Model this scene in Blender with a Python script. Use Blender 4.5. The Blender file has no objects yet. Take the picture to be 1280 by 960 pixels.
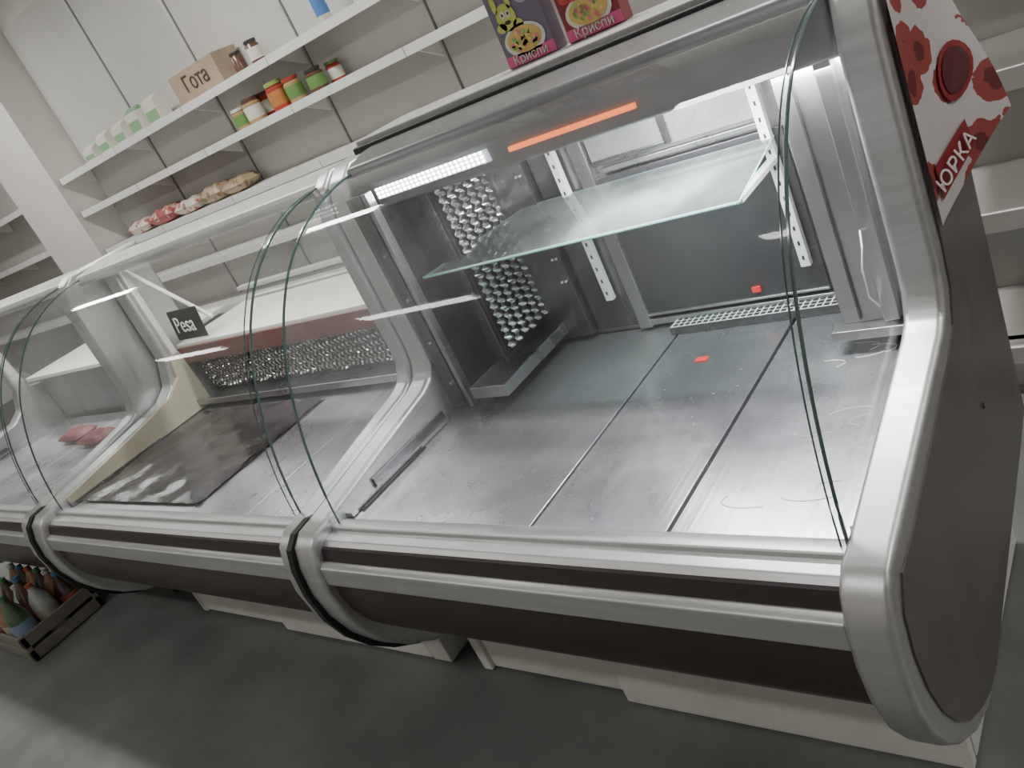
import bpy, bmesh, math, random
from mathutils import Matrix, Vector
random.seed(3)
S=0.85; ZF=1.78
def W(p): return (p[0]*S,p[1]*S,(p[2]+ZF)*S)

# ---------------- materials ----------------
MATS={}
def mat(name,col=(.8,.8,.8),rough=.5,metal=0.0,noise=0.0,nscale=8.0,stretch=(1,1,1),emis=None,es=0,bump=0.0,coat=0,spec=.5,col2=None):
    if name in MATS: return MATS[name]
    m=bpy.data.materials.new(name); m.use_nodes=True
    nt=m.node_tree; b=nt.nodes['Principled BSDF']
    b.inputs['Base Color'].default_value=(*col,1); b.inputs['Roughness'].default_value=rough
    b.inputs['Metallic'].default_value=metal; b.inputs['Coat Weight'].default_value=coat
    b.inputs['Specular IOR Level'].default_value=spec
    if emis: 
        b.inputs['Emission Color'].default_value=(*emis,1); b.inputs['Emission Strength'].default_value=es
    if noise>0 or bump>0:
        tc=nt.nodes.new('ShaderNodeTexCoord'); mp=nt.nodes.new('ShaderNodeMapping'); mp.inputs['Scale'].default_value=stretch
        n=nt.nodes.new('ShaderNodeTexNoise'); n.inputs['Scale'].default_value=nscale; n.inputs['Detail'].default_value=6; n.inputs['Roughness'].default_value=.65
        nt.links.new(tc.outputs['Object'],mp.inputs[0]); nt.links.new(mp.outputs[0],n.inputs['Vector'])
        if noise>0:
            r=nt.nodes.new('ShaderNodeValToRGB')
            c2=col2 or tuple(c*(1-noise) for c in col)
            r.color_ramp.elements[0].color=(*c2,1); r.color_ramp.elements[1].color=(*[min(1,c*(1+noise*.3)) for c in col],1)
            r.color_ramp.elements[0].position=.3; r.color_ramp.elements[1].position=.7
            nt.links.new(n.outputs['Fac'],r.inputs[0]); nt.links.new(r.outputs[0],b.inputs['Base Color'])
            mr=nt.nodes.new('ShaderNodeMapRange'); mr.inputs['To Min'].default_value=max(0,rough-.1); mr.inputs['To Max'].default_value=min(1,rough+.12)
            nt.links.new(n.outputs['Fac'],mr.inputs['Value']); nt.links.new(mr.outputs[0],b.inputs['Roughness'])
        if bump>0:
            bp=nt.nodes.new('ShaderNodeBump'); bp.inputs['Strength'].default_value=bump; bp.inputs['Distance'].default_value=.01
            nt.links.new(n.outputs['Fac'],bp.inputs['Height']); nt.links.new(bp.outputs[0],b.inputs['Normal'])
    MATS[name]=m; return m
def deckmat():
    """scuffed brushed steel: large cloudy stains + fine scratches"""
    m=mat('deck_steel',(.52,.505,.535),.30,.8); nt=m.node_tree; b=nt.nodes['Principled BSDF']; L=nt.links
    tc=nt.nodes.new('ShaderNodeTexCoord')
    n1=nt.nodes.new('ShaderNodeTexNoise'); n1.inputs['Scale'].default_value=2.4; n1.inputs['Detail'].default_value=8; n1.inputs['Roughness'].default_value=.62; n1.inputs['Distortion'].default_value=.4
    mp=nt.nodes.new('ShaderNodeMapping'); mp.inputs['Scale'].default_value=(140,2.5,1); mp.inputs['Rotation'].default_value=(0,0,.05)
    n2=nt.nodes.new('ShaderNodeTexNoise'); n2.inputs['Scale'].default_value=1; n2.inputs['Detail'].default_value=5
    L.new(tc.outputs['Object'],n1.inputs['Vector']); L.new(tc.outputs['Object'],mp.inputs[0]); L.new(mp.outputs[0],n2.inputs['Vector'])
    r=nt.nodes.new('ShaderNodeValToRGB'); e=r.color_ramp.elements; e[0].position=.28; e[0].color=(.42,.40,.435,1); e[1].position=.72; e[1].color=(.68,.66,.69,1)
    L.new(n1.outputs['Fac'],r.inputs[0])
    mx=nt.nodes.new('ShaderNodeMix'); mx.data_type='RGBA'; mx.blend_type='MULTIPLY'; mx.inputs[0].default_value=.3
    L.new(r.outputs[0],mx.inputs[6]); L.new(n2.outputs['Fac'],mx.inputs[7]); L.new(mx.outputs[2],b.inputs['Base Color'])
    mr=nt.nodes.new('ShaderNodeMapRange'); mr.inputs['From Min'].default_value=.3; mr.inputs['From Max'].default_value=.7; mr.inputs['To Min'].default_value=.22; mr.inputs['To Max'].default_value=.36
    L.new(n1.outputs['Fac'],mr.inputs['Value']); L.new(mr.outputs[0],b.inputs['Roughness'])
    bp=nt.nodes.new('ShaderNodeBump'); bp.inputs['Strength'].default_value=.05; bp.inputs['Distance'].default_value=.01
    L.new(n2.outputs['Fac'],bp.inputs['Height']); L.new(bp.outputs[0],b.inputs['Normal'])
    return m
def glassmat(name,tint=(.93,.98,.96),haze=.04,refl=1.0,dc=(.87,.88,.87)):
    m=bpy.data.materials.new(name); m.use_nodes=True; nt=m.node_tree; nt.nodes.clear()
    o=nt.nodes.new('ShaderNodeOutputMaterial'); t=nt.nodes.new('ShaderNodeBsdfTransparent'); t.inputs[0].default_value=(*tint,1)
    g=nt.nodes.new('ShaderNodeBsdfGlossy'); g.inputs['Roughness'].default_value=.03
    d=nt.nodes.new('ShaderNodeBsdfDiffuse'); d.inputs[0].default_value=(*dc,1)
    lw=nt.nodes.new('ShaderNodeFresnel'); lw.inputs['IOR'].default_value=1.45
    mu=nt.nodes.new('ShaderNodeMath'); mu.operation='MULTIPLY'; mu.inputs[1].default_value=refl
    m1=nt.nodes.new('ShaderNodeMixShader'); m2=nt.nodes.new('ShaderNodeMixShader')
    tc=nt.nodes.new('ShaderNodeTexCoord'); n=nt.nodes.new('ShaderNodeTexNoise'); n.inputs['Scale'].default_value=3; n.inputs['Detail'].default_value=5
    mr=nt.nodes.new('ShaderNodeMapRange'); mr.inputs['From Min'].default_value=.35; mr.inputs['From Max'].default_value=.75
    mr.inputs['To Min'].default_value=haze*.4; mr.inputs['To Max'].default_value=haze*1.8
    nt.links.new(tc.outputs['Object'],n.inputs['Vector']); nt.links.new(n.outputs['Fac'],mr.inputs['Value'])
    nt.links.new(mr.outputs[0],m1.inputs[0]); nt.links.new(t.outputs[0],m1.inputs[1]); nt.links.new(d.outputs[0],m1.inputs[2])
    nt.links.new(lw.outputs[0],mu.inputs[0]); nt.links.new(mu.outputs[0],m2.inputs[0]); nt.links.new(m1.outputs[0],m2.inputs[1]); nt.links.new(g.outputs[0],m2.inputs[2])
    nt.links.new(m2.outputs[0],o.inputs[0]); return m
def blobmat(name,base,c1,c2,scale=6,th=.45,rough=.4):
    m=bpy.data.materials.new(name); m.use_nodes=True; nt=m.node_tree; b=nt.nodes['Principled BSDF']; b.inputs['Roughness'].default_value=rough
    tc=nt.nodes.new('ShaderNodeTexCoord'); v=nt.nodes.new('ShaderNodeTexVoronoi'); v.inputs['Scale'].default_value=scale
    n=nt.nodes.new('ShaderNodeTexNoise'); n.inputs['Scale'].default_value=scale*4
    nt.links.new(tc.outputs['Object'],v.inputs['Vector']); nt.links.new(tc.outputs['Object'],n.inputs['Vector'])
    r=nt.nodes.new('ShaderNodeValToRGB'); r.color_ramp.interpolation='CONSTANT'; e=r.color_ramp.elements
    e[0].color=(*c2,1); e[1].position=th; e[1].color=(*base,1); q=e.new(th*.62); q.color=(*c1,1)
    ad=nt.nodes.new('ShaderNodeMath'); ad.operation='MULTIPLY_ADD'; ad.inputs[1].default_value=.25; 
    nt.links.new(n.outputs['Fac'],ad.inputs[0]); nt.links.new(v.outputs['Distance'],ad.inputs[2]); nt.links.new(ad.outputs[0],r.inputs[0]); nt.links.new(r.outputs[0],b.inputs['Base Color'])
    return m

alu=mat('brushed_aluminium',(.56,.56,.565),.40,.8,.12,3,(1,20,20))
aluD=mat('dark_panel_metal',(.165,.142,.145),.40,.35,.25,6)
steel=mat('stainless_steel',(.45,.44,.45),.28,.9,.3,6,(1,1,.25))
steelD=mat('stainless_dark',(.22,.212,.222),.26,.9,.3,4,(1,1,.3))
deckM=deckmat()
chrome=mat('chrome_strip',(.6,.6,.61),.12,1)
chromeD=mat('chrome_strip_dark',(.68,.67,.67),.22,1)
maroon=mat('maroon_panel',(.042,.020,.020),.38,0,.3,30,(1,8,8),coat=.12)
darkb=mat('dark_band',(.03,.017,.02),.35,0,coat=.15)
hoodM=mat('hood_dark',(.17,.17,.175),.35,.4,.15,5)
hoodTop=mat('hood_top_gray',(.40,.40,.39),.5,.3,.15,6)
lightgray=mat('light_gray_frame',(.55,.555,.535),.4,.2,.1,6)
white=mat('white_enamel',(.79,.78,.745),.4,0,.06,5)
basew=mat('base_white',(.70,.69,.65),.5,0,.12,4)
beige=mat('beige_plastic',(.53,.49,.36),.5,0,.1,5)
black=mat('black_gasket',(.012,.012,.012),.5)
film=mat('black_film',(.065,.05,.056),.15,0,.5,3,bump=.8,col2=(.022,.016,.018))
holeM=mat('vent_hole',(.02,.02,.02),.7)
glass=glassmat('clear_glass',(.97,.985,.98),.065,.6)
glassS=glassmat('shelf_glass',(.82,.93,.90),.2,1,(.75,.86,.83))
gedge=mat('glass_edge_green',(.07,.12,.11),.15,0,coat=.5)
gedgeB=mat('glass_edge_bright',(.30,.60,.54),.2,0,coat=.5)
redM=mat('red_sticker',(.75,.04,.03),.5)
ledM=mat('led_white',(1,1,1),.5,emis=(.93,.96,1),es=40)
ledH=mat('led_holder',(.45,.5,.55),.4,emis=(.8,.88,1),es=.7)
ledO=mat('led_orange',(1,.3,.1),.5,emis=(1,.15,.02),es=1.7)

# ---------------- builder ----------------
class B:
    def __init__(s,name,parent=None,bevel=0,smooth=False):
        s.n=name;s.p=parent;s.v=[];s.f=[];s.m=[];s.ms=[];s.bev=bevel;s.sm=smooth
    def mi(s,m):
        if m not in s.ms: s.ms.append(m)
        return s.ms.index(m)
    def add(s,vs,fs,m):
        k=len(s.v); s.v+= [tuple(v) for v in vs]; i=s.mi(m)
        for f in fs: s.f.append([k+a for a in f]); s.m.append(i)
    def box(s,x0,x1,y0,y1,z0,z1,m):
        vs=[(x,y,z) for x in(x0,x1) for y in(y0,y1) for z in(z0,z1)]
        s.add(vs,[(0,1,3,2),(4,6,7,5),(0,4,5,1),(2,3,7,6),(0,2,6,4),(1,5,7,3)],m)
    def prism(s,pts,x0,x1,m,closed=True,caps=True):
        n=len(pts); vs=[(x0,y,z) for y,z in pts]+[(x1,y,z) for y,z in pts]
        fs=[(i,(i+1)%n,n+(i+1)%n,n+i) for i in range(n if closed else n-1)]
        if closed and caps: fs+=[tuple(range(n))[::-1],tuple(range(n,2*n))]
        s.add(vs,fs,m)
    def face(s,pts,m): s.add(pts,[tuple(range(len(pts)))],m)
    def slab(s,pts,t,m,ax=2):
        n=len(pts); q=[]
        for p in pts:
            p=list(p); p[ax]-=t; q.append(tuple(p))
        s.add(list(pts)+q,[tuple(range(n)),tuple(range(n,2*n))[::-1]]+[(i,n+i,n+(i+1)%n,(i+1)%n) for i in range(n)],m)
    def lathe(s,c,prof,m,seg=16,ax='z'):
        vs=[];fs=[]
        for r,h in prof:
            for k in range(seg):
                a=2*math.pi*k/seg
                if ax=='z': vs.append((c[0]+r*math.cos(a),c[1]+r*math.sin(a),c[2]+h))
                elif ax=='x': vs.append((c[0]+h,c[1]+r*math.cos(a),c[2]+r*math.sin(a)))
                else: vs.append((c[0]+r*math.cos(a),c[1]+h,c[2]+r*math.sin(a)))
        for i in range(len(prof)-1):
            for k in range(seg): fs.append((i*seg+k,i*seg+(k+1)%seg,(i+1)*seg+(k+1)%seg,(i+1)*seg+k))
        fs.append(tuple(range(seg))[::-1]); fs.append(tuple((len(prof)-1)*seg+k for k in range(seg)))
        s.add(vs,fs,m)
    def tube(s,path,r,m,seg=8):
        P=[Vector(p) for p in path]; vs=[];fs=[]
        for i,p in enumerate(P):
            t=(P[min(i+1,len(P)-1)]-P[max(i-1,0)]).normalized()
            u=t.cross(Vector((0,0,1))); 
            if u.length<.1: u=t.cross(Vector((1,0,0)))
            u.normalize(); w=t.cross(u)
            for k in range(seg):
                a=2*math.pi*k/seg; q=p+u*r*math.cos(a)+w*r*math.sin(a); vs.append(tuple(q))
        for i in range(len(P)-1):
            for k in range(seg): fs.append((i*seg+k,i*seg+(k+1)%seg,(i+1)*seg+(k+1)%seg,(i+1)*seg+k))
        fs.append(tuple(range(seg))[::-1]); fs.append(tuple((len(P)-1)*seg+k for k in range(seg)))
        s.add(vs,fs,m)
    def done(s):
        me=bpy.data.meshes.new(s.n); me.from_pydata([W(v) for v in s.v],[],s.f)
        for m in s.ms: me.materials.append(m)
        me.polygons.foreach_set('material_index',s.m)
        bm=bmesh.new(); bm.from_mesh(me); bmesh.ops.recalc_face_normals(bm,faces=bm.faces); bm.to_mesh(me); bm.free()
        if s.sm:
            for p in me.polygons: p.use_smooth=True
        o=bpy.data.objects.new(s.n,me); bpy.context.collection.objects.link(o)
        if s.p: o.parent=s.p
        if s.bev:
            md=o.modifiers.new('bevel','BEVEL'); md.width=s.bev*S; md.segments=3; md.limit_method='ANGLE'; md.angle_limit=math.radians(35)
            for p in me.polygons: p.use_smooth=True
            md.harden_normals=True
        elif s.sm:
            md=o.modifiers.new('es','EDGE_SPLIT'); md.split_angle=math.radians(40)
        return o
def empty(name):
    e=bpy.data.objects.new(name,None); bpy.context.collection.objects.link(e); e.empty_display_size=.1; return e
def text(body,name,parent,loc,xdir,ydir,size,m,ext=.001):
    c=bpy.data.curves.new(name,'FONT'); c.body=body; c.size=size*S; c.extrude=ext; c.align_x='CENTER'; c.align_y='CENTER'
    o=bpy.data.objects.new(name,c); bpy.context.collection.objects.link(o)
    x=Vector(xdir).normalized(); y=Vector(ydir); y=(y-x*x.dot(y)).normalized(); z=x.cross(y)
    M=Matrix((x,y,z)).transposed().to_4x4(); M.translation=Vector(W(loc)); 
    dg=bpy.context.evaluated_depsgraph_get(); me=bpy.data.meshes.new_from_object(o.evaluated_get(dg)); bpy.data.objects.remove(o)
    me.transform(M); me.materials.clear(); me.materials.append(m)
    o=bpy.data.objects.new(name,me); bpy.context.collection.objects.link(o); o.parent=parent; return o

GP=[(1.080,-.995),(1.088,-.90),(1.105,-.80),(1.131,-.70),(1.168,-.60),(1.218,-.50),(1.283,-.41),(1.363,-.33),(1.455,-.27),(1.555,-.23),(1.65,-.21),(1.72,-.205)]
def smoothpath(pts,n=4):
    out=[]
    for i in range(len(pts)-1):
        p0=pts[max(i-1,0)];p1=pts[i];p2=pts[i+1];p3=pts[min(i+2,len(pts)-1)]
        for k in range(n):
            t=k/n; out.append(tuple(.5*((2*b)+(-a+c)*t+(2*a-5*b+4*c-d)*t*t+(-a+3*b-3*c+d)*t**3) for a,b,c,d in zip(p0,p1,p2,p3)))
    out.append(pts[-1]); return out
GPS=smoothpath(GP)
PANEL=[(1.07,-.955),(1.01,-.962),(.972,-.99),(.950,-1.05),(.94,-1.13),(.948,-1.22),(.975,-1.31),(1.02,-1.39),(1.08,-1.46),(1.16,-1.525),(1.26,-1.57),(1.34,-1.575),(1.97,-1.46),(2.12,-1.43),(2.12,-.17),(1.75,-.17),(1.69,-.21),(1.665,-.30),(1.66,-.76),(1.652,-.81),(1.625,-.855),(1.58,-.872)]
PANEL_THIN=[(1.07,-.955),(1.01,-.962),(.972,-.99),(.950,-1.05),(.94,-1.13),(.948,-1.22),(.975,-1.31),(1.02,-1.39),(1.08,-1.46),(1.16,-1.525),(1.26,-1.57),(1.34,-1.575),(1.97,-1.46),(2.05,-1.43),(2.05,-.75),(1.93,-.72),(1.90,-.20),(1.86,-.20),(1.85,-.70),(1.80,-.82),(1.72,-.87),(1.6,-.885)]
def end_panel(par,x0,x1,outer,poly,nm,thin=False,plate=True):
    b=B(nm,par,bevel=.016); b.prism(poly,x0,x1,alu); b.done()
    xs=x1 if outer>0 else x0
    b=B(nm+'_cover_plate',par)
    ins=[(1.12,-.995),(1.04,-1.0),(1.0,-1.05),(.99,-1.13),(1.0,-1.22),(1.03,-1.31),(1.07,-1.38),(1.13,-1.45),(1.2,-1.50),(1.28,-1.54),(1.34,-1.545),(1.97,-1.43),(2.09,-1.40),(2.09,-.25),(1.76,-.25),(1.725,-.32),(1.715,-.74),(1.70,-.83),(1.65,-.895),(1.56,-.925)]
    if plate:
        b.prism(ins,xs-.003,xs+.004,aluD); b.lathe((xs,1.72,-1.14),[(.007,0),(.007,.008),(.003,.011)],steelD,10,'x')
    else:
        b.prism([(y-(.012 if y<1.2 else 0),z-(.012 if z<-1.2 else 0)) for y,z in poly[:14]]+[(2.0,-1.0),(1.2,-1.0)],xs-.006,xs+.006,black)
    b.done()
def case(x0,x1,kind,tl,tr):
    """x0 left outer, x1 right outer"""
    E=empty('refrigerated_display_case')
    a=x0+tl; c=x1-tr
    end_panel(E,c,x1,1,PANEL,'end_panel_right',plate=(kind=='A'))
    end_panel(E,x0,a,-1,PANEL if kind=='A' else PANEL_THIN,'end_panel_left',thin=(kind!='A'),plate=False)
    b=B('front_sill',E,bevel=.004)
    b.prism([(1.115,-1.0),(1.09,-.985),(1.06,-.985),(1.055,-.998),(1.02,-.998),(1.005,-1.012),(1.01,-1.03),(1.1,-1.03)],a,c,alu); b.done()
    b=B('front_band',E)
    b.prism([(1.02,-1.005),(1.0,-1.012),(.985,-1.05),(1.1,-1.06),(1.1,-1.01)],a,c,darkb); b.done()
    b=B('front_trim',E,bevel=.004)
    b.prism([(.975,-1.045),(.962,-1.052),(.958,-1.105),(.968,-1.112),(1.02,-1.112),(1.02,-1.045)],a,c,alu); b.done()
    b=B('belly',E,smooth=True)
    bp=[(.975,-1.10),(.972,-1.16),(.982,-1.22),(1.005,-1.28),(1.04,-1.335),(1.09,-1.385),(1.16,-1.42),(1.26,-1.44),(1.6,-1.45),(2.05,-1.42),(2.05,-1.05),(1.1,-1.05)]
    b.prism(bp,a,c,maroon); b.done()
    b=B('deck',E,bevel=.002)
    yb=2.06 if kind=='A' else 1.95
    if kind=='A':
        b.box(a,-1.258,1.105,yb,-1.02,-1.001,deckM)
        b.box(-1.249,-.899,1.105,yb,-1.02,-1.001,deckM)
        b.box(-.889,c,1.105,yb,-1.02,-1.001,deckM)
    else:
        w=(c-a); s1=a+w*.58; s2=a+w*.8
        b.box(a,s1-.005,1.105,yb,-1.02,-1.001,deckM); b.box(s1,s2-.005,1.105,yb,-1.02,-1.001,deckM); b.box(s2,c,1.105,yb,-1.02,-1.001,deckM)
    b.done()
    b=B('deck_underframe',E); b.box(a,c,1.1,yb,-1.045,-1.018,black); b.done()
    b=B('inner_angle',E); b.box(a,a+.03,1.12,1.6,-.998,-.985,steel); b.box(a+.003,a+.012,1.25,1.6,-.985,-.965,steelD); b.box(a+.034,a+.042,1.15,1.45,-1.0,-.996,black); b.box(c-.012,c-.002,1.12,1.62,-.998,-.975,steel); b.done()
    b=B('front_glass',E,smooth=True); 
    g=[(y,z) for y,z in GPS]; b.prism(g,a+.025,c-.005,glass,closed=False); b.done()
    xr=c+.001 if kind=='A' else c+.02
    for nm,xx in(('side_glass_left',a+.02),('side_glass_right',xr)):
        b=B(nm,E); pts=[(y,z) for y,z in GPS if z>-.97]+[(1.74,-.2),(1.68,-.3),(1.665,-.80),(1.60,-.87),(1.085,-.955)]
        if xx==xr and kind=='A': xx=c-.004
        b.face([(xx,y,z) for y,z in pts],glass); b.done()
        b=B(nm+'_edge',E,smooth=True); b.tube([(xx,y-.003,z+.003) for y,z in GPS],.0036,gedge,6); b.done()
    b=B('front_glass_edge',E,smooth=True); b.tube([(c-.018,y-.001,z+.001) for y,z in GPS],.0018,gedge,6); b.done()
    if kind=='A':
        b=B('hood',E,bevel=.012)
        b.prism([(1.70,-.215),(1.715,-.185),(1.80,-.165),(1.88,-.16),(1.88,-.20),(1.75,-.225),(1.735,-.325),(1.715,-.325),(1.705,-.27)],a,c,hoodM); b.done()
        b=B('hood_top',E,bevel=.006); b.box(x0+.01,c,1.87,2.12,-.165,-.135,hoodTop); b.box(x0+.01,c,1.845,1.868,-.175,-.150,black); b.done()
        b=B('hood_ceiling',E); b.box(a,c,1.75,2.10,-.25,-.235,steel); b.done()
        b=B('led_strip',E); b.box(-1.84,-1.40,1.698,1.706,-.295,-.262,ledH)
        for r in range(3):
            for i in range(24):
                x=-1.833+i*.0178; b.box(x,x+.006,1.694,1.699,-.291+r*.0115,-.286+r*.0115,ledM)
        b.done()
        b=B('orange_strip',E); b.box(-1.33,-.96,1.694,1.704,-.288,-.276,ledO); b.done()
    else:
        b=B('hood',E,bevel=.008)
        b.prism([(1.70,-.215),(1.715,-.19),(1.86,-.17),(1.90,-.18),(1.90,-.21),(1.72,-.235)],a-.02,c+.02,lightgray); b.done()
    b=B('base_plinth',E,bevel=.006)
    if kind=='A':
        b.box(-1.92,-1.40,1.285,1.315,-1.77,-1.45,basew); b.box(-1.39,-.50,1.255,1.285,-1.775,-1.46,basew); b.box(-1.96,-1.92,1.27,2.0,-1.775,-1.46,basew); b.box(-.54,-.50,1.29,2.0,-1.775,-1.46,basew)
    elif kind=='B':
        b.box(-3.78,-3.1,1.29,1.32,-1.76,-1.46,basew); b.box(-3.09,-2.2,1.27,1.30,-1.77,-1.46,basew); b.box(-2.2,-2.11,1.27,1.9,-1.775,-1.46,basew); b.box(-3.80,-3.76,1.29,1.9,-1.775,-1.46,basew)
    else:
        b.box(x0+.1,x1-.1,1.45,1.5,-1.74,-1.45,basew)
    b.done()
    b=B('feet',E,smooth=True)
    for fx in(x0+.25,x1-.25):
        for fy in(1.4,1.95): b.lathe((fx,fy,-1.78),[(.03,0),(.03,.02),(.012,.025),(.012,.33)],black,12)
    b.done()
    return E,a,c
def wavy(b,p0,d,n,pitch,w,z0,z1,amp,out,m,seg=22,fr=1.6,dph=.35,lat=0,rnd=.5):
    """hanging zig-zag strips: start p0, row direction d, bulge direction out"""
    d=Vector(d);out=Vector(out)
    for i in range(n):
        vs=[];fs=[]; ph=i*dph+random.random()*rnd; zz1=z1-random.random()*.012
        for k in range(seg+1):
            z=z0+(zz1-z0)*k/seg
            for sgn in(0,1,2):
                q=Vector((p0[0],p0[1],0))+d*(i*pitch+sgn*w/2+lat*math.sin(k*fr+ph+1.3))+out*(amp*math.sin(k*fr+ph+(.9 if sgn==1 else 0))+(.005 if sgn==1 else 0)); vs.append((q.x,q.y,z))
        for k in range(seg):
            for s_ in(0,1): fs.append((3*k+s_,3*k+s_+1,3*k+4+s_,3*k+3+s_))
        b.add(vs,fs,m)

# ---- Case A
E,a,c=case(-2.018,-.435,'A',.085,.082)
b=B('back_wall',E,bevel=.003)
b.box(a,c,2.065,2.10,-1.03,-.165,steel)
b.done()
b=B('sliding_door_panels',E,bevel=.003)
b.box(-1.36,-.80,2.045,2.063,-.96,-.50,mat('dark_door_panel',(.13,.125,.135),.22,.7,.3,3))
b.box(-1.40,-1.355,2.030,2.063,-.99,-.26,steel); b.box(-1.36,-.78,2.035,2.063,-.985,-.965,steel); b.box(-1.36,-.80,2.036,2.063,-.955,-.947,steel)
b.box(-1.33,-.85,2.04,2.063,-.49,-.475,steel); b.box(-1.35,-.86,2.045,2.063,-.465,-.24,mat('light_steel',(.50,.50,.51),.25,.7,.3,4))
b.box(-1.345,-1.10,2.035,2.046,-.46,-.45,steelD); b.box(-1.11,-1.09,2.035,2.046,-.46,-.24,steelD)
b.box(-1.56,-1.41,2.045,2.063,-.98,-.25,steelD)
b.done()
b=B('shelf_rails',E,bevel=.002)
for xr in(-1.455,-.835):
    b.box(xr-.013,xr+.013,2.015,2.035,-.87,-.34,white)
    for k in range(12): b.box(xr-.003,xr+.003,2.0135,2.016,-.85+k*.042,-.838+k*.042,holeM)
    b.box(xr-.012,xr+.012,1.76,2.02,-.578,-.565,white)
b.done()
b=B('glass_shelf',E); sh=[(-1.845,1.72,-.560),(-.815,1.72,-.560),(-.82,2.03,-.515),(-1.62,2.03,-.515)]
b.slab(sh,.002,glassS); b.done()
b=B('glass_shelf_edge',E); 
for i in range(4):
    p,q=Vector(sh[i]),Vector(sh[(i+1)%4]); b.tube([p-Vector((0,0,.002)),q-Vector((0,0,.002))],.0042 if i in(0,) else .0022,gedgeB,6)
b.done()
b=B('evaporator_housing',E,bevel=.004)
b.box(a,-1.86,1.66,2.06,-.995,-.26,steelD); b.box(-1.86,-1.74,1.78,2.06,-.90,-.26,steelD)
b.box(-1.87,-1.845,1.66,1.69,-.995,-.26,steel); b.box(-1.74,-1.57,2.02,2.06,-.98,-.26,steelD)
for z in(-.9,-.75,-.6,-.45): 
    b.lathe((-1.885,1.655,z),[(.006,-.004),(.006,.01)],chrome,8,'y')
for z in(-.35,-.42,-.7,-.78):
    for x in(-1.60,-1.585): b.lathe((x,2.015,z),[(.004,-.002),(.004,.01)],white,8,'y')
b.done()
b=B('evaporator_fins',E); wavy(b,(-1.716,1.795),(0,1,0),6,.042,.031,-.30,-.87,.005,(1,0,0),chromeD,140,.95,0,.0022,.25); b.done()
b=B('fin_backing',E); b.box(-1.739,-1.732,1.79,2.05,-.88,-.29,mat('fin_housing_dark',(.09,.09,.092),.4,.5)); b.done()
b=B('drip_tray',E,bevel=.003)
b.box(-1.80,-1.66,1.64,2.05,-.955,-.945,steel); b.box(-1.665,-1.655,1.64,2.05,-.955,-.915,steel); b.box(-1.80,-1.655,1.635,1.645,-.955,-.915,steel); b.box(-1.80,-1.79,1.64,2.05,-.955,-.915,steel); b.done()
b=B('air_return_grille',E)
b.box(-1.27,-.75,1.985,2.045,-.990,-.977,white)
for i in range(26):
    for r in range(3):
        x=-1.262+i*.0196; y=1.990+r*.018; b.box(x,x+.014,y,y+.013,-.9775,-.976,holeM)
b.box(-1.27,-.75,1.98,1.985,-1.0,-.977,steelD); b.done()
b=B('right_column',E,bevel=.006)
b.box(-.70,c-.006,1.80,2.06,-.94,-.24,steel); b.box(-.76,-.69,1.95,2.06,-.98,-.24,steelD); b.box(-.72,c-.006,1.76,2.06,-.965,-.94,steel); b.box(-.60,-.565,1.77,1.80,-.93,-.24,steel); b.box(-.66,-.655,1.79,1.80,-.93,-.24,steelD); b.done()
b=B('stickers',E)
b.box(-1.12,-1.085,1.80,1.825,-1.001,-.998,redM); b.box(-1.01,-.985,2.035,2.044,-.93,-.915,redM); b.done()
b=B('wire_loops',E,smooth=True)
for k in range(3):
    b.tube([(-.88+.035*math.cos(t/3+k)+.004*k,2.02-.006*k,-.33+.04*math.sin(t/3+k)) for t in range(20)],.0022,white,6)
b.tube([(-.60,1.78,-.70),(-.585,1.72,-.72),(-.59,1.70,-.76),(-.60,1.72,-.84),(-.60,1.78,-.9)],.0022,white,6); b.done()
b=B('rating_plate',E); b.box(-1.12,-1.02,2.03,2.045,-.33,-.27,mat('label_yellow',(.5,.46,.22),.5)); b.done()
res=mat('dried_residue',(.72,.69,.62),.7)
resB=mat('dried_residue_brown',(.28,.2,.12),.7)
b=B('dried_residue',E)
for k in range(10):
    cx=random.uniform(-.85,-.56); cy=random.uniform(1.2,1.85); r0=random.uniform(.02,.05); a0=random.random()*6
    b.tube([(cx+r0*math.cos(a0+t*.35)*(1+.1*t),cy+r0*.6*math.sin(a0+t*.35),-1.0010) for t in range(8)],.0013,res,4)
for k in range(60):
    cx=random.choice([-.75,-.70,-1.15,-1.0])+random.gauss(0,.07); cy=1.62+random.gauss(0,.14); r0=random.uniform(.0012,.0038)
    b.face([(cx+r0*math.cos(t)*random.uniform(.7,1.4),min(1.95,max(1.15,cy))+r0*math.sin(t),-1.0002) for t in [i*.9 for i in range(7)]],resB)
b.done()

# ---- Case B
E,a,c=case(-3.95,-2.028,'B',.10,.066)
b=B('service_worktop',E,bevel=.005)
b.box(a,c,1.93,2.45,-.70,-.675,white); b.box(a,c,1.92,1.935,-.775,-.69,mat('maroon_rail',(.14,.04,.032),.4,coat=.3)); b.box(a,c,1.99,2.04,-1.03,-.7,mat('fin_housing',(.045,.04,.04),.4,.5))
b.done()
b=B('evaporator_fins',E); wavy(b,(a+.05,1.965),(1,0,0),60,.0285,.014,-.785,-.93,.006,(0,-1,0),mat('fin_metal',(.5,.49,.48),.18,1),24,1.2,.6,.003); b.done()
b=B('drip_tray',E,bevel=.003); b.box(a+.02,c-.02,1.86,2.0,-.975,-.967,steel); b.box(a+.02,c-.02,1.855,1.865,-.975,-.945,steel); b.done()
b=B('plastic_film_mat',E,smooth=True)
n=26;m_=18;vs=[];fs=[]
for i in range(n+1):
    for j in range(m_+1):
        vs.append((a+.06+i/n*.98,1.15+j/m_*.68,-.993+.006*math.sin(i*.9+j*.5)*math.sin(j*1.1)+.005*random.random()))
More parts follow.
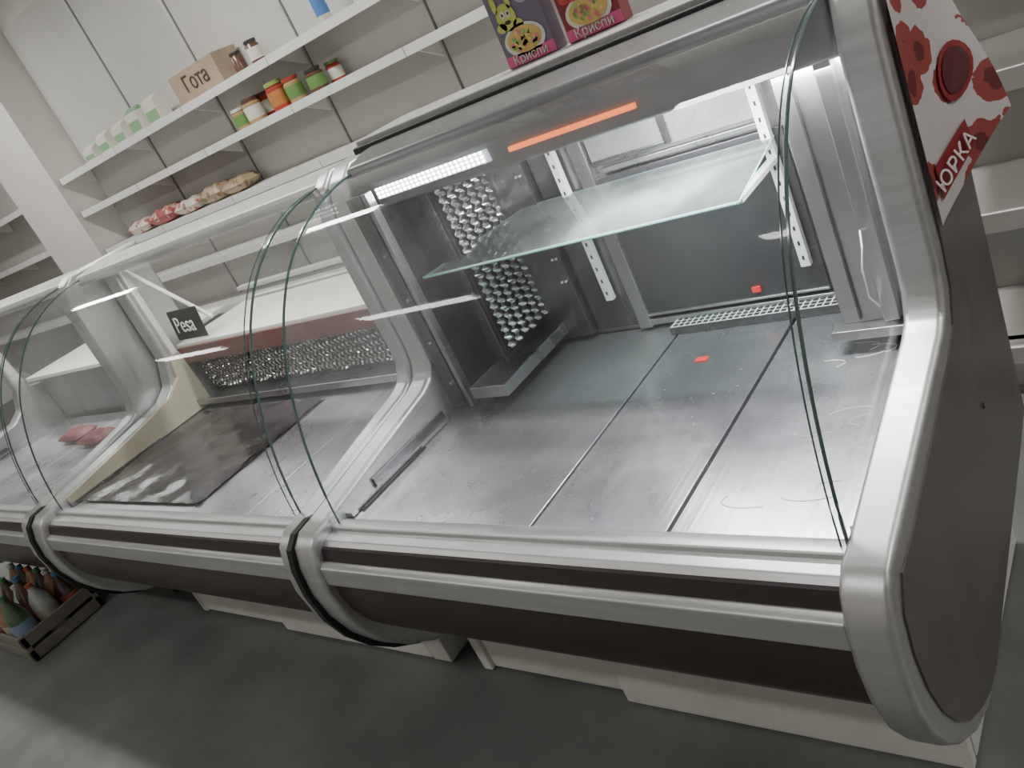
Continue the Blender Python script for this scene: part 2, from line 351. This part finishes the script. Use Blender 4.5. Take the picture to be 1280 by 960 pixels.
for i in range(n):
    for j in range(m_): fs.append((i*(m_+1)+j,(i+1)*(m_+1)+j,(i+1)*(m_+1)+j+1,i*(m_+1)+j+1))
b.add(vs,fs,film); b.done()
b=B('beige_side_liner',E,bevel=.004); b.prism([(1.12,-.995),(1.12,-.955),(1.5,-.905),(1.75,-.86),(1.84,-.80),(1.86,-.70),(1.92,-.70),(1.93,-.995)],a,a+.02,beige); b.done()
b=B('support_posts',E,bevel=.002)
b.box(a+.0,a+.025,1.88,1.91,-.70,-.20,white)
b.tube([(a+.03,1.9,-.25),(a+.32,2.0,-.60)],.010,white,8)
b.box(a,c,2.38,2.42,-.62,-.60,lightgray); b.done()
b=B('price_sign',E,bevel=.002); b.add([(a+.0,1.96,-.665),(a+.30,1.94,-.665),(a+.30,1.96,-.52),(a+.0,1.98,-.52),(a+.0,1.965,-.665),(a+.30,1.945,-.665),(a+.30,1.965,-.52),(a+.0,1.985,-.52)],[(0,1,2,3),(7,6,5,4),(0,4,5,1),(1,5,6,2),(2,6,7,3),(3,7,4,0)],black); b.done()
text('Pesa',"price_sign_text",E,(a+.16,1.943,-.59),(1,-.07,0),(0,.14,1),.11,white)
# ---- Case C
E,a,c=case(-5.9,-3.97,'C',.1,.1)
b=B('service_worktop',E,bevel=.005); b.box(a,c,1.93,2.4,-.70,-.675,white); b.box(a,c,1.99,2.04,-1.03,-.7,steel); b.done()
def pillow(b,cx,cy,cz,w,d,h,m,n=10):
    vs=[];fs=[]
    for sgn in(1,-1):
        k=len(vs)
        for i in range(n+1):
            for j in range(n+1):
                u=i/n*2-1;v=j/n*2-1; hh=max(0,(1-u**4)*(1-v**4))**.5
                vs.append((cx+u*w/2,cy+v*d/2,cz+h/2+sgn*h/2*hh*(1+(.12*math.sin(7*u+5*v) if sgn>0 else 0))))
        for i in range(n):
            for j in range(n): fs.append((k+i*(n+1)+j,k+(i+1)*(n+1)+j,k+(i+1)*(n+1)+j+1,k+i*(n+1)+j+1))
    b.add(vs,fs,m)
b=B('red_packs',E,smooth=True)
rp=mat('red_pack',(.25,.03,.04),.5,0,.3,20)
for x,y in((-4.6,1.65),(-4.95,1.7)): pillow(b,x,y,-1.0,.26,.14,.05,rp)
b.done()

# ---------------- poster ----------------
b=B('sausage_poster',None,smooth=True)
pm=blobmat('poster_print',(.56,.52,.52),(.30,.05,.045),(.13,.018,.02),12,.58)
n=14;vs=[];fs=[]
def pos(u,v):
    x=-.424+ (.03+.09*v)*u**1.6 + .006*math.sin(6*v+3*u)*u + .001
    y=1.70+.25*u-.06*u*v+.015*v; z=-.15-.53*v+.10*u*v-.03*math.sin(u*3+1)*v-.06*u*(1-v)
    return (x,y,z)
for i in range(n+1):
    for j in range(n+1): vs.append(pos(i/n,j/n))
for i in range(n):
    for j in range(n): fs.append((i*(n+1)+j,(i+1)*(n+1)+j,(i+1)*(n+1)+j+1,i*(n+1)+j+1))
b.add(vs,fs,pm); poster=b.done()
tm=mat('poster_label_red',(.25,.015,.02),.4)
b=B('poster_label',poster)
def off(u,v,d=.004): p=pos(u,v); return (p[0]+d,p[1]-d*.6,p[2])
vs=[];fs=[]
for i in range(7):
    for j in range(4): vs.append(off(.12+.50*i/6,.80+.13*j/3))
for i in range(6):
    for j in range(3): fs.append((i*4+j,(i+1)*4+j,(i+1)*4+j+1,i*4+j+1))
b.add(vs,fs,tm)
for rr,mm,dd in((1.0,tm,.004),(.78,mat('poster_dark',(.09,.012,.015),.4),.006)):
    b.face([off(.70+.20*rr*math.cos(t),.60+.12*rr*math.sin(t),dd) for t in [k*math.pi/9 for k in range(18)]],mm)
b.done()
p0=Vector(off(.14,.865,.010)); p1=Vector(off(.62,.865,.010)); mid=Vector(off(.375,.868,.012)); dn=Vector(off(.42,.80))-Vector(off(.42,.93))
text('ЮРКА','poster_text',poster,tuple(mid),p1-p0,dn,.045,white)

# ---------------- room ----------------
wallm=mat('wall_paint',(.70,.68,.645),.7,0,.08,1.2,bump=.05)
panelm=mat('wall_panel',(.55,.545,.515),.6,0,.10,1.5)
floorm=mat('floor_concrete',(.165,.175,.172),.40,0,.35,2.2,bump=.06)
seamM=mat('panel_seam',(.15,.15,.14),.6)
b=B('floor'); b.box(-14.2,5.2,-4.2,8.2,-1.9,-1.78,floorm); b.done()
b=B('ceiling'); b.box(-14.2,5.2,-4.2,8.2,2.3,2.4,wallm); b.done()
b=B('wall_back'); b.box(-14.2,5.2,4.78,4.9,-1.78,2.3,wallm); b.done()
b=B('wall_left'); b.box(-14.2,-14,-4.2,4.78,-1.78,2.3,wallm); b.done()
b=B('wall_right'); b.box(5,5.2,-4.2,4.78,-1.78,2.3,wallm); b.done()
b=B('wall_front'); b.box(-14,5,-4.2,-4,-1.78,2.3,wallm); b.done()
b=B('column'); b.box(-10.0,-8.95,4.35,4.78,-1.78,2.3,wallm); b.done()

b=B('shop_shelving_unit',None,bevel=.006)
def shelfrow(b,x0,x1,y0,y1,z,m,step=1.25):
    b.box(x0,x1,y0,y1,z-.015,z,m); b.box(x0,x1,y0-.012,y0,z-.06,z+.004,m)
    x=x0
    while x<=x1+.01:
        b.add([(x,y1,z-.02),(x,y1,z-.16),(x,y0+.05,z-.03),(x+.012,y1,z-.02),(x+.012,y1,z-.16),(x+.012,y0+.05,z-.03)],[(0,1,2),(5,4,3),(0,3,4,1),(1,4,5,2),(2,5,3,0)],m)
        b.box(x-.006,x-.002,y0-.0135,y0-.011,z-.06,z+.004,holeM); x+=step
for z in(.465,.10,-.335,-.78,-1.25): shelfrow(b,-8.9,-1.0,4.4,4.74,z,white)
b.box(-8.9,-1.0,4.745,4.775,-1.75,1.9,panelm)
x=-8.9
while x<-1: 
    if x>-8: b.box(x,x+.03,4.728,4.75,-1.75,1.9,lightgray)
    if x>-8: b.box(x+.035,x+.041,4.738,4.746,-1.75,1.9,seamM)
    x+=1.25
b.done()
b=B('shop_shelving_unit',None,bevel=.006)
for z in(.42,-.10,-.47,-.9): shelfrow(b,-13.9,-10.05,4.4,4.74,z,white)
b.box(-13.9,-10.05,4.745,4.775,-1.75,1.3,panelm); b.done()
b=B('gondola_shelving_unit',None,bevel=.006)
for z in(-.30,-.70,-1.12,-1.6): shelfrow(b,-.72,2.0,2.75,3.2,z,white)
b.box(-.72,2.0,3.2,3.24,-1.78,.3,panelm); b.box(-.72,2.0,2.8,2.83,-1.78,-1.6,white); b.box(-.74,-.70,3.16,3.24,-1.78,.3,lightgray); b.done()

# ---------------- shelf goods ----------------
Z1s=.467; Z2s=.102; Z3s=-.333
cardb=mat('cardboard',(.42,.31,.22),.7,0,.15,10)
b=B('cardboard_box',None,bevel=.004); b.box(-6.45,-5.78,4.45,4.70,Z1s,Z1s+.23,cardb); b.box(-6.45,-5.78,4.56,4.575,Z1s+.23,Z1s+.232,mat('tape',(.55,.45,.33),.3)); cb=b.done()
text('Гота','box_text',cb,(-6.1,4.445,Z1s+.12),(1,0,0),(0,0,1),.17,mat('ink',(.06,.04,.03),.6))
def jar(x,y,z,h,r,body,lid,label=None,name='food_jar'):
    b=B(name,None,smooth=True)
    b.lathe((x,y,z),[(r*.9,0),(r,.02*h),(r,.75*h),(r*.8,.83*h),(r*.8,.86*h)],body,18)
    b.lathe((x,y,z+.86*h),[(r*.9,0),(r*.9,.13*h),(r*.85,.14*h)],lid,18)
    if label: b.lathe((x,y,z),[(r*1.01,.15*h),(r*1.015,.16*h),(r*1.015,.65*h),(r*1.01,.66*h)],label,18)
    return b.done()
G=mat('label_green',(.13,.26,.07),.5); Rr=mat('jar_red',(.40,.05,.035),.3); Br=mat('jar_brown',(.12,.06,.04),.25); Bk=mat('lid_black',(.03,.03,.03),.4)
Wl=mat('label_white',(.68,.66,.58),.5); Gl=mat('lid_green',(.28,.38,.1),.4); Yl=mat('jar_yellow',(.42,.27,.13),.35); Bl=mat('label_blue',(.08,.2,.5),.4); Or=mat('jar_orange',(.5,.2,.06),.35)
jar(-5.58,4.5,Z1s,.15,.05,Br,Bk); jar(-5.38,4.52,Z1s,.17,.055,Br,Bk,Wl)
jar(-5.88,4.5,Z2s,.16,.07,Yl,Wl,G); jar(-5.70,4.5,Z2s,.19,.075,Yl,Br,Wl); jar(-5.72,4.65,Z2s,.19,.06,Rr,Br,Wl)
jar(-5.34,4.49,Z2s,.21,.078,Rr,Gl,Or); jar(-5.15,4.5,Z2s,.18,.07,Yl,Rr,G); jar(-4.88,4.49,Z2s,.16,.07,Br,Bk,G)
jar(-4.82,4.64,Z2s,.15,.06,Rr,G,Wl)
jar(-4.50,4.475,Z1s,.30,.05,Wl,Wl,Bl,'aerosol_can'); jar(-4.14,4.475,Z1s,.28,.04,Wl,Rr,Bl,'sauce_bottle')
cg=mat('carton_green',(.22,.40,.22),.5)
for i in range(5):
    b=B('milk_carton',None,bevel=.004); x=-8.35+i*.33
    h=.10+.02*(i%2)+.02*i
    b.box(x,x+.2,4.47,4.6,Z1s,Z1s+h,Wl); b.box(x+.01,x+.19,4.466,4.47,Z1s+.02,Z1s+h*.6,cg); b.prism([(4.47,Z1s+h),(4.6,Z1s+h),(4.535,Z1s+h+.04)],x,x+.2,cg if i==3 else Wl); b.done()
bags=[((.38,.10,.09),(.6,.5,.4)),((.62,.55,.47),(.42,.1,.08)),((.40,.30,.19),(.22,.14,.08))]
for i,(x,w,mm) in enumerate(((-8.2,.40,1),(-7.72,.46,0),(-7.24,.42,1),(-6.80,.36,2),(-6.42,.34,2))):
    c0,c1=bags[mm]
    b=B('packaged_bread',None,smooth=True); pillow(b,x,4.56,Z3s+.004,w,.22,.12+.02*(i%2),blobmat('bag_print%d'%i,c0,c1,tuple(.5*v for v in c0),16,.5)); b.done()
def cereal(x0,z,base,fig,rz=0,name='cereal_box',k_=.43,y0=2.035):
    # designed at .39 x .60, scaled by k_ ; stands on the hood top
    b=B(name,None,bevel=.002); b.box(0,.39,0,.13,0,.60,base)
    cx=.195
    def disc(u,v,rx,rzz,m,k=0,n=20):
        b.face([(cx+u+rx*math.cos(2*math.pi*t/n),-.003-.003*k,v+rzz*math.sin(2*math.pi*t/n)) for t in range(n)],m)
    disc(0,.14,.16,.10,Wl,1); disc(0,.145,.135,.08,mat('cereal',(.6,.42,.13),.6),2)
    for t in range(30): disc(random.uniform(-.10,.10),.145+random.uniform(-.05,.05),.014,.014,mat('bit%d'%(t%3),[(.7,.18,.25),(.3,.5,.15),(.7,.55,.18)][t%3],.5),3)
    disc(-.07,.30,.075,.085,fig,1); disc(-.13,.40,.02,.06,fig,1); disc(-.02,.40,.02,.06,fig,1); disc(-.13,.25,.04,.03,fig,1); disc(0,.24,.04,.03,fig,1); disc(-.09,.32,.018,.024,Wl,2);disc(-.045,.32,.018,.024,Wl,2);disc(-.09,.32,.008,.01,Bk,3);disc(-.045,.32,.008,.01,Bk,3); disc(-.07,.27,.025,.012,Bk,2)
    f2=mat('fig2',(.42,.36,.50),.5)
    disc(.09,.42,.07,.08,f2,1); disc(.04,.50,.025,.05,f2,1); disc(.14,.50,.025,.05,f2,1); disc(.07,.44,.015,.02,Wl,2); disc(.11,.44,.015,.02,Wl,2); disc(.09,.395,.025,.012,Bk,2)
    b.box(.0,.39,-.006,0,.005,.075,mat('banner_pink',(.65,.1,.25),.5))
    b.box(.0,.39,-.006,0,.54,.60,mat('banner_purple',(.35,.1,.4),.5))
    cs,sn=math.cos(rz),math.sin(rz)
    b.v=[(x0+k_*(cs*x-sn*y),y0+k_*(sn*x+cs*y),z+k_*zz) for x,y,zz in b.v]
    o=b.done(); text('Криспи',name+'_text',o,(x0+k_*(cs*cx+sn*.01),y0+k_*(sn*cx-cs*.01),z+k_*.04),(cs,sn,0),(0,0,1),.06*k_*1.3,Wl)
cereal(-1.475,-.134,mat('box_dark',(.16,.13,.19),.4),mat('figY',(.50,.52,.12),.5))
cereal(-1.265,-.134,mat('box_red',(.22,.025,.035),.4),mat('figR',(.55,.06,.05),.5),.04)

# ---------------- crate with bottles ----------------
E=empty('bottle_crate')
cr=mat('crate_cardboard',(.20,.185,.16),.7,0,.2,8)
b=B('crate',E,bevel=.004)
X0,X1,Y0,Y1,Z0,Z1=-5.55,-4.75,.80,1.22,-1.778,-1.62
b.box(X0,X1,Y0,Y1,Z0,Z0+.01,cr); 
for z in(Z0,Z0+.085): 
    b.box(X0,X1,Y0,Y0+.015,z,z+.065,cr); b.box(X0,X1,Y1-.015,Y1,z,z+.065,cr); b.box(X0,X0+.015,Y0,Y1,z,z+.065,cr); b.box(X1-.015,X1,Y0,Y1,z,z+.065,cr)
for x in(X0,X1-.03):
    for y in(Y0,Y1-.03): b.box(x,x+.03,y,y+.03,Z0,Z1,cr)
b.done()
cols=[(.28,.12,.05),(.08,.05,.03),(.22,.12,.06),(.08,.12,.06),(.35,.37,.36),(.05,.03,.03)]
caps=[(.4,.08,.05),(.08,.16,.35),(.5,.5,.5),(.08,.22,.1)]
k=0
for i in range(6):
    for j in range(3):
        x=X0+.075+i*.13; y=Y0+.075+j*.13
        b=B('bottle_%d'%k,E,smooth=True); r=.058; h=.29+.07*((i*j+i)%3)/2
        cm=mat('bottle_col%d'%(k%6),cols[k%6],.15,coat=.5); lb=mat('bottle_lab%d'%(k%4),[(.35,.32,.24),(.28,.07,.05),(.12,.2,.12),(.2,.28,.4)][k%4],.4)
        b.lathe((x,y,Z0+.011),[(r*.85,0),(r,.015),(r,h*.6),(r*.85,h*.72),(r*.35,h*.88),(r*.3,h*.93)],cm,14)
        b.lathe((x,y,Z0+.011),[(r*1.02,h*.3),(r*1.02,h*.55)],lb,14)
        b.lathe((x,y,Z0+.011+h*.93),[(r*.34,0),(r*.34,h*.06)],mat('cap%d'%(k%4),caps[k%4],.4),12); b.done(); k+=1

# ---------------- lights ----------------
def area(name,loc,sx,sy,power,rot=(0,0,0),col=(1,1,1)):
    l=bpy.data.lights.new(name,'AREA'); l.shape='RECTANGLE'; l.size=sx*S; l.size_y=sy*S; l.energy=power; l.color=col
    o=bpy.data.objects.new(name,l); o.location=W(loc); o.rotation_euler=rot; bpy.context.collection.objects.link(o); return o
tubeM=mat('fluorescent_tube',(1,1,1),.4,emis=(1,.985,.95),es=12)
for x,y in((-9,2.6),(-5.2,2.6),(-1.4,2.6),(2.4,2.6),(-9,-1.2),(-5.2,-1.2),(-1.4,-1.2)):
    E=empty('ceiling_light_fixture')
    b=B('housing',E,bevel=.005); b.box(x-.75,x+.75,y-.12,y+.12,2.22,2.299,white); b.done()
    b=B('tubes',E,smooth=True); b.lathe((x-.7,y-.06,2.19),[(.018,0),(.018,1.4)],tubeM,10,'x'); b.lathe((x-.7,y+.06,2.19),[(.018,0),(.018,1.4)],tubeM,10,'x'); b.done()
    o=area('fixture_lamp',(x,y,2.16),1.4,.2,62 if y>0 else 22,col=(1,.975,.93)); o.parent=E
o=area('case_lamp',(-.92,1.78,-.345),.75,.04,16,(math.radians(10),0,0),(.96,.97,1))
o=area('case_lamp_left',(-2.95,1.80,-.28),1.5,.04,4,(math.radians(8),0,0),(.97,1,.97))
o=area('case_lamp_far',(-4.9,1.80,-.28),1.5,.04,4,(math.radians(8),0,0),(.97,1,.97))
w=bpy.data.worlds.new('world'); bpy.context.scene.world=w; w.use_nodes=True
w.node_tree.nodes['Background'].inputs[0].default_value=(.8,.85,.9,1); w.node_tree.nodes['Background'].inputs[1].default_value=.2

# ---------------- camera ----------------
A=Matrix(((0.7518,0.0793,0.6546),(0.5168,0.5456,-0.6597),(-0.4095,0.8343,0.3692)))
z=Vector(A.col[2]).normalized(); x=Vector(A.col[0]); x=(x-z*x.dot(z)).normalized(); y=z.cross(x)
M=Matrix((x,y,z)).transposed().to_4x4(); M.translation=Vector(W((0,0,0)))
cam=bpy.data.cameras.new('camera'); cam.sensor_width=36; cam.lens=1049/1280*36; cam.clip_start=.02
co=bpy.data.objects.new('camera',cam); co.matrix_world=M; bpy.context.collection.objects.link(co); bpy.context.scene.camera=co
